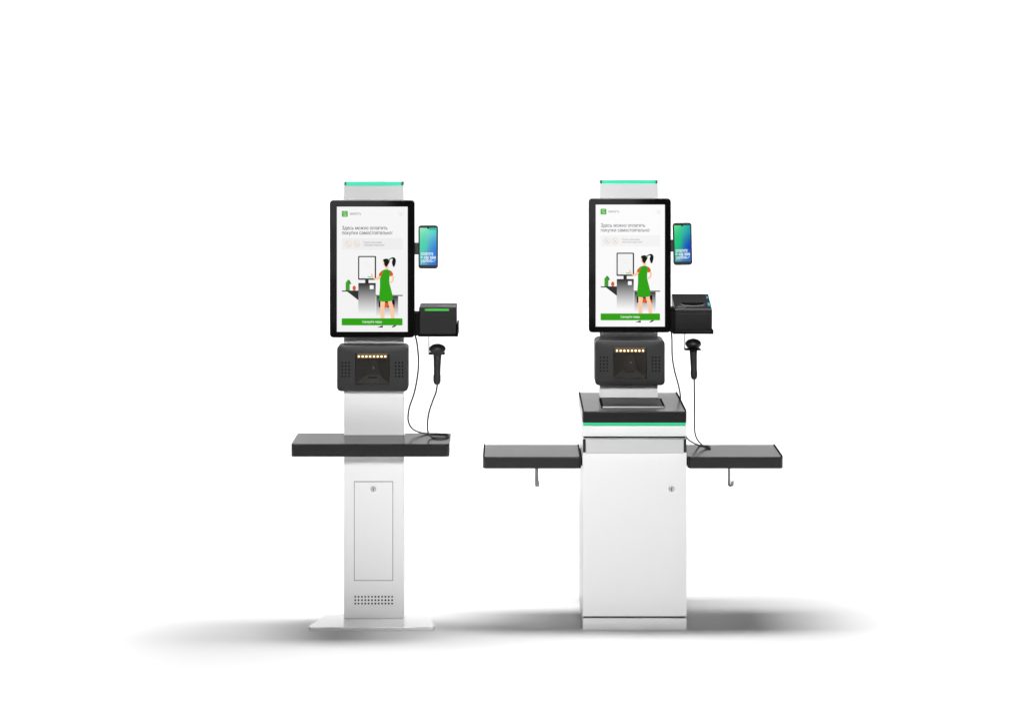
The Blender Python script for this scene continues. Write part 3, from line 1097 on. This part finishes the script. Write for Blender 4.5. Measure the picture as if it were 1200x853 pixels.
# ================================================================== SETTING
bm = bmesh.new()
g = [(-9, -4.0), (9, -4.0), (9, 6.0), (-9, 6.0)]
bm.faces.new([bm.verts.new((p[0], p[1], 0)) for p in g])
build('floor', bm, M['floor'], None, smooth=False, kind='structure')
bm = bmesh.new()
prof = [(6.0, 0.0)] + [(6.0 + 3.0 * math.sin(t), 3.0 - 3.0 * math.cos(t)) for t in (math.pi / 2 * k / 16 for k in range(1, 17))] + [(9.0, 4.6)]
prev = None
for yy, zz in prof:
    row = (bm.verts.new((-9, yy, zz)), bm.verts.new((9, yy, zz)))
    if prev:
        bm.faces.new((prev[0], prev[1], row[1], row[0]))
    prev = row
build('backdrop', bm, M['floor'], None, kind='structure')


# ================================================================== LAMPS
def area(name, loc, target, sx, sy, radiance, spread=180, col=(1, 1, 1)):
    l = bpy.data.lights.new(name, 'AREA')
    l.shape = 'RECTANGLE'
    l.size, l.size_y = sx, sy
    l.energy = radiance * math.pi * sx * sy
    l.spread = math.radians(spread)
    l.color = col
    o = bpy.data.objects.new(name, l)
    COL.objects.link(o)
    o.location = loc
    d = Vector(target) - Vector(loc)
    o.rotation_euler = d.to_track_quat('-Z', 'Y').to_euler()
    return o


area('overhead_strip_softbox', (0.0, 0.17, 3.7), (0.0, 0.1701, 0), 3.4, 0.42, 51.5)
for sx in (-1, 1):
    area('added_side_fill', (sx * 3.2, 0.2, 3.7), (sx * 3.2, 0.2001, 0), 1.0, 2.5, 7.6, 50)  # added pair out of view, whitens the floor at both sides
area('added_rear_fill', (0.0, 3.0, 4.0), (0.0, 3.001, 0), 5.0, 0.9, 2.4, 50)  # added fill for the floor behind the kiosks
area('added_near_fill', (0.0, -2.1, 3.7), (0.0, -2.101, 0), 6.6, 0.5, 2.9, 42)  # added fill for the floor in front and its lower corners
area('added_backdrop_fill', (0, 3.8, 5.2), (0, 8.0, 1.0), 16, 1.2, 9.5, 130)  # added to whiten the backdrop and the far floor
for sx in (-1, 1):
    area('added_far_side_fill', (sx * 6.2, 3.6, 3.6), (sx * 4.6, 4.4, 0), 2.4, 2.4, 10, 90)  # added pair, brightens the far floor where its edges turn grey
area('front_softbox', (0.0, -6.0, 3.15), (0, 0, 1.24), 3.0, 0.5, 3.7, 34)
# two banks of dim strip lights behind the camera, seen as reflections in the black glass
for bx, bw in ((-1.70, 1.17), (0.784, 0.768)):
    for bz, br in ((1.62, 1.15), (1.18, 0.95), (0.74, 0.60), (0.30, 0.25)):
        area('bank_light', (bx, -7.9, bz), (bx, 0, bz), bw, 0.44, br)

# ================================================================== CAMERA, WORLD, OUTPUT
cam = bpy.data.cameras.new('camera')
cam.sensor_width = 36
cam.lens = F / 1200 * 36
cam.shift_y = -(426.5 - HY) / 1200
cam.clip_start = 0.05
cam.clip_end = 100
co = bpy.data.objects.new('camera', cam)
COL.objects.link(co)
co.location = (0, -D, H)
co.rotation_euler = (math.pi / 2, 0, 0)
C.camera = co
w = bpy.data.worlds.new('World')
C.world = w
w.use_nodes = True
w.node_tree.nodes['Background'].inputs[0].default_value = (1, 1, 1, 1)
w.node_tree.nodes['Background'].inputs[1].default_value = 0.006
C.view_settings.view_transform = 'Standard'
C.view_settings.look = 'None'
C.view_settings.exposure = 0
C.view_settings.gamma = 1
